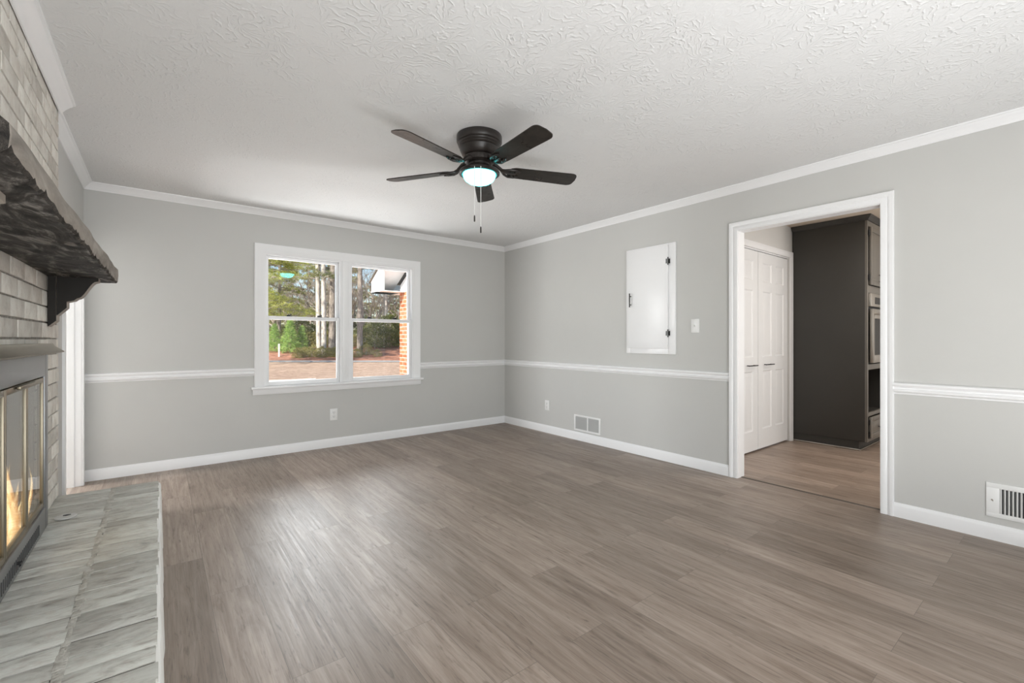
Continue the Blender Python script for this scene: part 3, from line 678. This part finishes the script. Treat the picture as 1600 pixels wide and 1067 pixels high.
m = MB(); m.box(x0+.02, x1, yf+.075, yb, .0, .10); obj('toe_kick', m, M['cabinet'], oc)
m = MB(); m.box(x0+.008, x0+.0195, yf+.07, yb, .002, .016, b=.004); m.box(x0+.008, x1, yf+.058, yf+.0745, .002, .016, b=.004); obj('shoe_molding', m, M['steel'], oc, label='pale strip along the cabinet foot')
CC = [(0, zt+.025), (.008, zt+.026), (.010, zt+.034), (.022, zt+.044), (.032, zt+.058), (.037, zt+.062), (.039, CH-.002), (0, CH-.002)]
m = MB(); m.loft([[(x0-d, yb, z) for d, z in CC], [(x0-d, yf-d, z) for d, z in CC], [(x1, yf-d, z) for d, z in CC]]); obj('crown', m, M['cabinet'], oc)
def panel_front(m, a, b_, z0, z1, y, st=.05):
    t = .020; m.box(a, a+st, y-t, y, z0, z1, b=.003); m.box(b_-st, b_, y-t, y, z0, z1, b=.003); m.box(a+st, b_-st, y-t, y, z0, z0+st, b=.003); m.box(a+st, b_-st, y-t, y, z1-st, z1, b=.003); m.box(a+st, b_-st, y-t+.009, y-.002, z0+st, z1-st)
    m.loft([[(a+st+d, y-t+o_, z0+st+d), (b_-st-d, y-t+o_, z0+st+d), (b_-st-d, y-t+o_, z1-st-d), (a+st+d, y-t+o_, z1-st-d)] for d, o_ in ((.012, .010), (.035, .003))])
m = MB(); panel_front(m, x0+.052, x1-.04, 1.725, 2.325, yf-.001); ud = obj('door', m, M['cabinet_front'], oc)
m = MB(); m.tube([(x0+.34, yf-.045, 1.76), (x0+.34, yf-.045, 1.86)], .005, 8); m.tube([(x0+.34, yf-.045, 1.775), (x0+.34, yf-.02, 1.775)], .004, 8); m.tube([(x0+.34, yf-.045, 1.845), (x0+.34, yf-.02, 1.845)], .004, 8); obj('handle', m, M['black'], ud)
for z in (1.80, 2.26):
    m = MB(); m.tube([(x0+.045, yf-.008, z-.03), (x0+.045, yf-.008, z+.03)], .006, 8); m.box(x0+.02, x0+.044, yf-.004, yf-.0005, z-.025, z+.025); obj('hinge', m, M['black'], oc)
m = MB(); panel_front(m, x0+.052, x1-.04, .135, .352, yf-.001, .045); ld = obj('drawer', m, M['cabinet_front'], oc)
m = MB(); m.tube([(x0+.30, yf-.05, .235), (x0+.44, yf-.05, .235)], .005, 8); m.tube([(x0+.31, yf-.05, .235), (x0+.31, yf-.02, .235)], .004, 8); m.tube([(x0+.43, yf-.05, .235), (x0+.43, yf-.02, .235)], .004, 8); obj('handle', m, M['black'], ld)
for z in (.18, .30):
    m = MB(); m.tube([(x0+.045, yf-.008, z-.025), (x0+.045, yf-.008, z+.025)], .006, 8); obj('hinge', m, M['black'], oc)
ov = thing('wall_oven', (6.1, 1.5, .90), 'stainless steel built-in oven in the charcoal kitchen cabinet', 'oven')
m = MB(); m.box(x0+.044, x1-.044, yf+.021, yb-.02, .905, 1.635); obj('body', m, M['dark_hole'], ov)
m = MB(); m.box(x0+.045, x1-.045, yf-.022, yf+.018, 1.50, 1.635, b=.003); cp = obj('control_panel', m, M['steel'], ov)
obj('display', B(x0+.18, x1-.18, yf-.024, yf-.0225, 1.53, 1.60), M['latch'], cp)
m = MB(); a, b_, z0, z1 = x0+.06, x1-.06, .915, 1.475; m.box(a, a+.06, yf-.035, yf-.002, z0, z1, b=.003); m.box(b_-.06, b_, yf-.035, yf-.002, z0, z1, b=.003); m.box(a+.06, b_-.06, yf-.035, yf-.002, z0, z0+.08, b=.003); m.box(a+.06, b_-.06, yf-.035, yf-.002, z1-.10, z1, b=.003)
od = obj('oven_door', m, M['steel'], ov); obj('window', B(a+.06, b_-.06, yf-.026, yf-.004, z0+.08, z1-.10), M['latch'], od)
m = MB(); m.tube([(a+.04, yf-.075, z1-.05), (b_-.04, yf-.075, z1-.05)], .010, 10)
for x in (a+.06, b_-.06): m.tube([(x, yf-.075, z1-.05), (x, yf-.034, z1-.05)], .007, 8)
obj('handle', m, M['steel'], od)

# ------------------------------------------------------------------ outside
def at(px, d, z=0):
    t = (px-800)/FPX; p = F*d + R*(d*t); return Vector((p.x, p.y, z))
def gz(s):
    if s < 29: return -.38
    if s < 32.5: return -.38+.06*(s-29)/3.5
    if s < 42: t = (s-32.5)/9.5; return -.32+.86*t*t*(3-2*t)
    return .54+.015*(s-42)
def ground_mat(name, stops, sc=1.2, bs=.8):
    g = G(name); v = g.coord(); n = g.noise(v, sc, 6, .68); n2 = g.noise(v, 3.2, 8, .8)
    c = g.mix(.6, g.ramp(n.outputs[0], [(.3, stops[0]), (.7, stops[1])]), g.ramp(n2.outputs[0], [(.35, stops[2]), (.65, stops[3])]))
    return g.base(c, .95, 0, .1, g.bump(n2, bs, .08))
M['lawn'] = ground_mat('leafy_winter_lawn', ((.46, .27, .18), (.78, .56, .42), (.16, .09, .06), (.92, .70, .54)), .35, 1.0)
M['bank'] = ground_mat('red_clay_bank', ((.34, .11, .06), (.60, .26, .16), (.12, .06, .04), (.74, .42, .30)), .5, 1.0)
def strip(name, s0, s1, mat, label, n=24, lift=0, hw=60):
    m = MB(); rings = []
    for i in range(n+1):
        s = s0+(s1-s0)*i/n; rings.append([F*s+R*l*hw + Vector((0, 0, gz(s)+lift+(.04*math.sin(l*31+s*1.7)+.03*math.sin(l*57-s*2.3))*(1 if lift == 0 and s > 33 else 0))) for l in [k/20 for k in range(-20, 21)]])
    m.loft(rings, caps=False, closed=False); return struct(name, m, mat, label)
strip('ground', 5.6, 32.0, M['lawn'], 'leaf-strewn winter lawn outside')
strip('ground_bank', 32.0, 110, M['bank'], 'red clay bank and forest floor across the road', 60)
strip('road', 30.2, 31.6, paint('asphalt', (.42, .41, .40), .9, .08, 20, .4), 'pale road beyond the lawn', 6, .02)

def needle_tuft(m, c, size, nb, L, wd, squash=.6):
    for _ in range(nb):
        d = Vector((random.gauss(0, 1), random.gauss(0, 1), random.gauss(0, 1)*squash+.25)).normalized()
        p = Vector(c)+Vector((random.gauss(0, 1), random.gauss(0, 1), random.gauss(0, .6)))*size*.5
        e = p+d*L; sd = d.cross(Vector((random.gauss(0, 1), random.gauss(0, 1), random.gauss(0, 1)))).normalized()*wd
        m.add([p-sd, p+sd, e], [(0, 1, 2)])
def leaf_mat(name, a, b, tr=.3):
    g = G(name); geo = g.n('NewGeometry'); c = g.ramp(geo.outputs['Random Per Island'], [(0, a), (1, b)])
    g.base(c.outputs[0], .6, 0, .3); t = g.n('BsdfTranslucent', i_Color=c.outputs[0]); ms = g.n('MixShader', i_0=tr)
    g.t.links.new(g.bsdf.outputs[0], ms.inputs[1]); g.t.links.new(t.outputs[0], ms.inputs[2]); g.t.links.new(ms.outputs[0], g.out.inputs[0]); return g.mat
M['pine'] = leaf_mat('pine_needles', (.16, .21, .03), (.58, .60, .15), .4)
M['pine_dark'] = leaf_mat('dark_pine_needles', (.06, .085, .022), (.28, .31, .09), .35)
M['young'] = leaf_mat('young_pine_needles', (.16, .36, .08), (.56, .70, .22), .4)
M['olive'] = leaf_mat('shrub_leaves', (.15, .15, .045), (.46, .42, .16), .35)
def bark_mat(name, a, b):
    g = G(name); n = g.noise(g.coord((3, 3, .7)), 4, 6, .7, .5); return g.base(g.ramp(n.outputs[0], [(.32, a), (.65, b)]).outputs[0], .95, 0, .1, g.bump(n, .8, .05))
M['bark_pale'] = bark_mat('pale_bark', (.30, .27, .24), (.74, .70, .65)); M['bark'] = bark_mat('pine_bark', (.11, .095, .08), (.42, .37, .33)); M['twig'] = bark_mat('bare_twig', (.20, .17, .14), (.50, .44, .38))

def trunk_pts(h, lean, wob, n=12):
    a = random.uniform(0, 6.28); return [Vector((lean[0]*t*h+wob*math.sin(3*t+a), lean[1]*t*h+wob*math.cos(2.3*t+a), h*t)) for t in [i/n for i in range(n+1)]]
def pine(h, r, z0, spread, nb, tuft, lean=(0, 0), dens=7, L=.34, wd=.016, zmax=None):
    """trunk mesh and foliage mesh; boughs from height z0 upward"""
    tk = MB(); fo = MB(); pts = trunk_pts(h, lean, .08); tk.tube(pts, [r*(1-.55*i/12) for i in range(13)], 12)
    for k in range(nb):
        z = random.uniform(z0, zmax or h*.97); t = z/h; base = Vector((lean[0]*z, lean[1]*z, z)); a = random.uniform(0, 6.28); sp = spread*random.uniform(.5, 1)*(1.1-.6*max(0, (z-z0)/(h-z0)))
        d = Vector((math.cos(a), math.sin(a), random.uniform(-.12, .25))); bp = [base + d*sp*s + Vector((0, 0, -.10*sp*s*s)) for s in (0, .35, .7, 1)]
        tk.tube(bp, [.045, .032, .02, .009], 5)
        for j in range(dens):
            s = .3+.72*j/dens; side = Vector((-math.sin(a), math.cos(a), 0)); c = base+d*sp*s+Vector((0, 0, -.10*sp*s*s))+side*random.gauss(0, .22*sp*(1.15-s)+.1)+Vector((0, 0, random.gauss(.05, .10)))
            needle_tuft(fo, c, .20, tuft, L, wd)
    return tk, fo
def tree(name, meshes, pos, rz, label, cat, mats, group=None, scale=1, names=('trunk', 'foliage')):
    t = bpy.data.objects.new(name, None); COL.objects.link(t); t.location = pos; t.rotation_euler[2] = rz; t.scale = (scale,)*3; tag(t, label, cat, group)
    for nm, me, mt_ in zip(names, meshes, mats):
        if me is None: continue
        o = bpy.data.objects.new(nm, me); COL.objects.link(o); o.parent = t
        if not me.materials: me.materials.append(mt_)
    return t
def tm(nm, pair, mats):
    out = []
    for k, (mb, mt_) in enumerate(zip(pair, mats)):
        me = mb.mesh(nm, fix=False, smooth=60 if k == 0 else 0); me.materials.append(mt_); out.append(me)
    return out
def place(px, d): p = at(px, d); p.z = gz(d)-.05; return p
# near bough-heavy pine at the left
pm = tm('bough_pine', pine(11, .20, 2.6, 4.2, 70, 34, dens=9, L=.30, wd=.014), (M['bark'], M['pine']))
tree('pine_tree', pm, place(398, 27), .4, 'bushy green pine filling the upper left of the window', 'tree', (0, 0))
tree('pine_tree', pm, place(437, 40), 2.1, 'bushy green pine behind, left of the pale trunks', 'tree', (0, 0), scale=1.0)
# tall trunks
tp = [tm('tall_pine', pine(17, r, 7.5 if i else 6.0, 2.6, 26, 22, lean=l, dens=6, L=.32, wd=.017), (b, M['pine_dark'])) for i, (r, l, b) in enumerate(((.20, (-.006, 0), M['bark_pale']), (.30, (-.02, .0), M['bark']), (.24, (-.012, 0), M['bark']), (.12, (-.06, .02), M['bark'])))]
for i, (px, d, k, lb) in enumerate(((498.5, 36, 0, 'tall pale pine trunk, left one of the close pair in the left sash'), (504.5, 35.5, 0, 'tall pale pine trunk, right one of the close pair in the left sash'),
        (519, 36, 1, 'thick dark pine trunk right beside the pale pair'), (492, 44, 3, 'thin leaning trunk left of the pale pair'), (562, 36, 2, 'thick pine trunk at the left side of the right sash'),
        (571, 45, 3, 'thin trunk just right of the thick one in the right sash'), (601, 42, 0, 'pale pine trunk under the white eave'))):
    tree('tall_pine', tp[k], place(px, d), i*1.3, lb, 'tree', (0, 0))
# bare winter trees
def bare(h, r):
    m = MB()
    def br(p, d, L, r_, dep):
        q = p+d*L; mid = (p+q)/2+Vector((random.gauss(0, .04), random.gauss(0, .04), 0))*L; m.tube([p, mid, q], [r_, r_*.85, r_*.65], 6 if dep < 2 else 4)
        if dep >= 5: return
        for _ in range(random.choice((2, 3, 3)) if dep else 4):
            dd = (d+Vector((random.gauss(0, .55), random.gauss(0, .55), random.gauss(.1, .35)))).normalized(); br(p+(q-p)*random.uniform(.55, 1), dd, L*random.uniform(.55, .82), r_*.55, dep+1)
    br(Vector((0, 0, 0)), Vector((random.gauss(0, .06), random.gauss(0, .06), 1)).normalized(), h*.34, r, 0); return m
bares = [tm('bare_tree', (bare(9, .10),), (M['twig'],)) for _ in range(4)]
for i in range(26):
    px = 408+i*9.2+random.uniform(-3, 3); d = random.uniform(41, 52)
    tree('bare_tree', bares[i % 4], place(px, d), random.uniform(0, 6), 'bare leafless grey-brown tree in the woods across the road', 'tree', (0,), 'bare trees in the woods', random.uniform(.8, 1.25), names=('branches',))
# woods behind
bp = [tm('woods_pine', pine(13, .16, 1.2, 2.6, 60, 16, dens=7, L=.42, wd=.03), (M['bark'], mt_)) for mt_ in (M['pine_dark'], M['olive'])]
for i in range(22):
    px = 400+i*11.5+random.uniform(-4, 4); d = random.uniform(54, 75)
    tree('woods_pine', bp[i % 2], place(px, d), random.uniform(0, 6), 'dark evergreen far back in the woods', 'tree', (0, 0), 'evergreens far back in the woods', random.uniform(.7, 1.0)*(.9 if i % 3 else .75))
# shrubs at the edge of the woods
def shrub(h, w_, n, mat, L=.16, wd=.018, cone=False):
    st = MB(); fo = MB()
    for _ in range(7):
        a = random.uniform(0, 6.28); s = random.uniform(.1, .35); st.tube([(0, 0, 0), (math.cos(a)*w_*s*.5, math.sin(a)*w_*s*.5, h*.4), (math.cos(a)*w_*s, math.sin(a)*w_*s, h*.78)], [.03, .02, .008], 5)
    for _ in range(n):
        z = random.uniform(.05, 1); rr = w_*(1.05-z if cone else math.sqrt(max(.05, 1-(2*z-.9)**2)))*math.sqrt(random.random())
        a = random.uniform(0, 6.28); needle_tuft(fo, (math.cos(a)*rr, math.sin(a)*rr, z*h), .15, 14, L, wd)
    return tm('shrub', (st, fo), (M['twig'], mat))
yp = shrub(2.7, .95, 330, M['young'], .24, .016, True)
for i, (px, d, s, lb) in enumerate(((429, 37.5, .85, 'bright green young pine at the left edge of the lower left pane'), (453, 37, 1.0, 'tallest bright green young pine in the lower left pane'), (472, 38, .78, 'yellow-green young pine right of the tallest one'))):
    tree('young_pine', yp, place(px, d), i, lb, 'young tree', (0, 0), scale=s, names=('stem', 'foliage'))
s1 = shrub(1.9, 1.3, 200, M['olive'], .2, .02); s2 = shrub(2.4, 1.5, 240, M['pine_dark'], .22, .022)
for i in range(20):
    px = 412+i*11.7+random.uniform(-3, 3); d = random.uniform(39.5, 43.5)
    if i % 2: tree('shrub', s2, place(px, d), random.uniform(0, 6), 'dark green evergreen shrub along the edge of the woods', 'shrub', (0, 0), 'dark shrubs at the edge of the woods', random.uniform(.7, 1.25), names=('stem', 'foliage'))
    else: tree('shrub', s1, place(px, d), random.uniform(0, 6), 'olive brown shrub along the edge of the woods', 'shrub', (0, 0), 'olive shrubs at the edge of the woods', random.uniform(.6, 1.1), names=('stem', 'foliage'))
for i in range(16):
    px = 466+i*5.2 if i < 13 else 556+(i-13)*17
    tree('shrub', s1, place(px+random.uniform(-2, 2), random.uniform(34, 36.2)), random.uniform(0, 6), 'low olive scrub around the feet of the tall trunks', 'shrub', (0, 0), 'low scrub at the trunk feet', random.uniform(.26, .46), names=('stem', 'foliage'))
p = place(436, 35); m = MB(); m.box(p.x-.05, p.x+.05, p.y-.05, p.y+.05, p.z, p.z+1.05, b=.01); o = obj('marker_post', m, M['white'], origin=p); tag(o, 'thin white post in front of the young pines', 'post')

# brick wing of the house with its boxed eave
WXw, WYc = 3.92, 8.80
hw = thing('house_wing', (WXw+1, 7, -.4), 'red brick wing of the house with white eaves outside the right sash', 'house')
def redbrick():
    g = G('red_brick'); v = g.coord(rot=(math.radians(90), 0, math.radians(90)))
    tc = g.n('TexCoord'); sp = g.n('SeparateXYZ', i_0=tc.outputs['Object']); cb = g.n('CombineXYZ'); g.set(cb.inputs[0], g.math('ADD', sp.outputs[0], sp.outputs[1])); g.set(cb.inputs[1], sp.outputs[2])
    b = g.n('TexBrick', i_Vector=cb.outputs[0], i_Color1=(.50, .14, .06), i_Color2=(.62, .26, .14), i_Mortar=(.66, .58, .50), i_Scale=1.0, i_Mortar_Size=.008, i_Brick_Width=.215, i_Row_Height=.079, i_Bias=-.1)
    n = g.noise(tc.outputs['Object'], 7, 5, .7); c = g.mix(.5, b.outputs[0], g.ramp(n.outputs[0], [(.35, (.55, .5, .5)), (.65, (1.25, 1.2, 1.15))]), 'MULTIPLY')
    return g.base(c, .9, 0, .2, g.bump(g.math('SUBTRACT', 1.0, b.outputs['Fac']), .8, .01))
EZ = 2.13
obj('brick_wall', B(WXw, WXw+5, 5.18, WYc, -.45, EZ), redbrick(), hw)
pit = .55; ry = 5.6; oh, oe = .46, .40
m = MB(); m.loft([[(x, 5.18, EZ), (x, WYc, EZ), (x, WYc, EZ+.15), (x, ry, EZ+.15+pit*(WYc-ry)), (x, 5.18, EZ+.15+pit*(WYc-ry))] for x in (WXw+.01, WXw+.10)]); obj('gable_siding', m, M['white'], hw)
def sl(y): return EZ+.02+pit*(WYc+oe-y)
m = MB(); m.loft([[(WXw-oh, y, sl(y)-.0), (WXw-oh+.03, y, sl(y)), (WXw-oh+.03, y, sl(y)+.20), (WXw-oh, y, sl(y)+.20)] for y in (ry, WYc+oe)])
m.loft([[(WXw-oh, WYc+oe-.03, EZ-.0), (WXw-oh+.03, WYc+oe-.03, EZ), (WXw-oh+.03, WYc-.25, EZ), (WXw-oh, WYc-.25, EZ)], [(WXw-oh, WYc+oe-.03, EZ+.05), (WXw-oh+.03, WYc+oe-.03, EZ+.05), (WXw-oh+.03, WYc-.25, EZ+.40), (WXw-oh, WYc-.25, EZ+.40)]])
m.box(WXw-oh, WXw+5, WYc+oe-.03, WYc+oe, EZ, EZ+.2); obj('fascia', m, M['white'], hw)
m = MB(); m.loft([[(WXw-oh+.03, y, sl(y)+.03), (WXw+.01, y, sl(y)+.03), (WXw+.01, y, sl(y)+.06), (WXw-oh+.03, y, sl(y)+.06)] for y in (ry, WYc+oe)])
m.box(WXw-oh, WXw+5, WYc-.0, WYc+oe, EZ-.012, EZ); m.box(WXw-oh, WXw, WYc-.26, WYc+oe, EZ-.012, EZ); obj('soffit', m, M['white'], hw)
m = MB(); m.loft([[(WXw-oh-.03, y, sl(y)+.20), (WXw+5, y, sl(y)+.20), (WXw+5, y, sl(y)+.24), (WXw-oh-.03, y, sl(y)+.24)] for y in (ry, WYc+oe+.04)]); obj('roof', m, paint('shingles', (.14, .12, .10), .95, .3, 15, .6), hw)
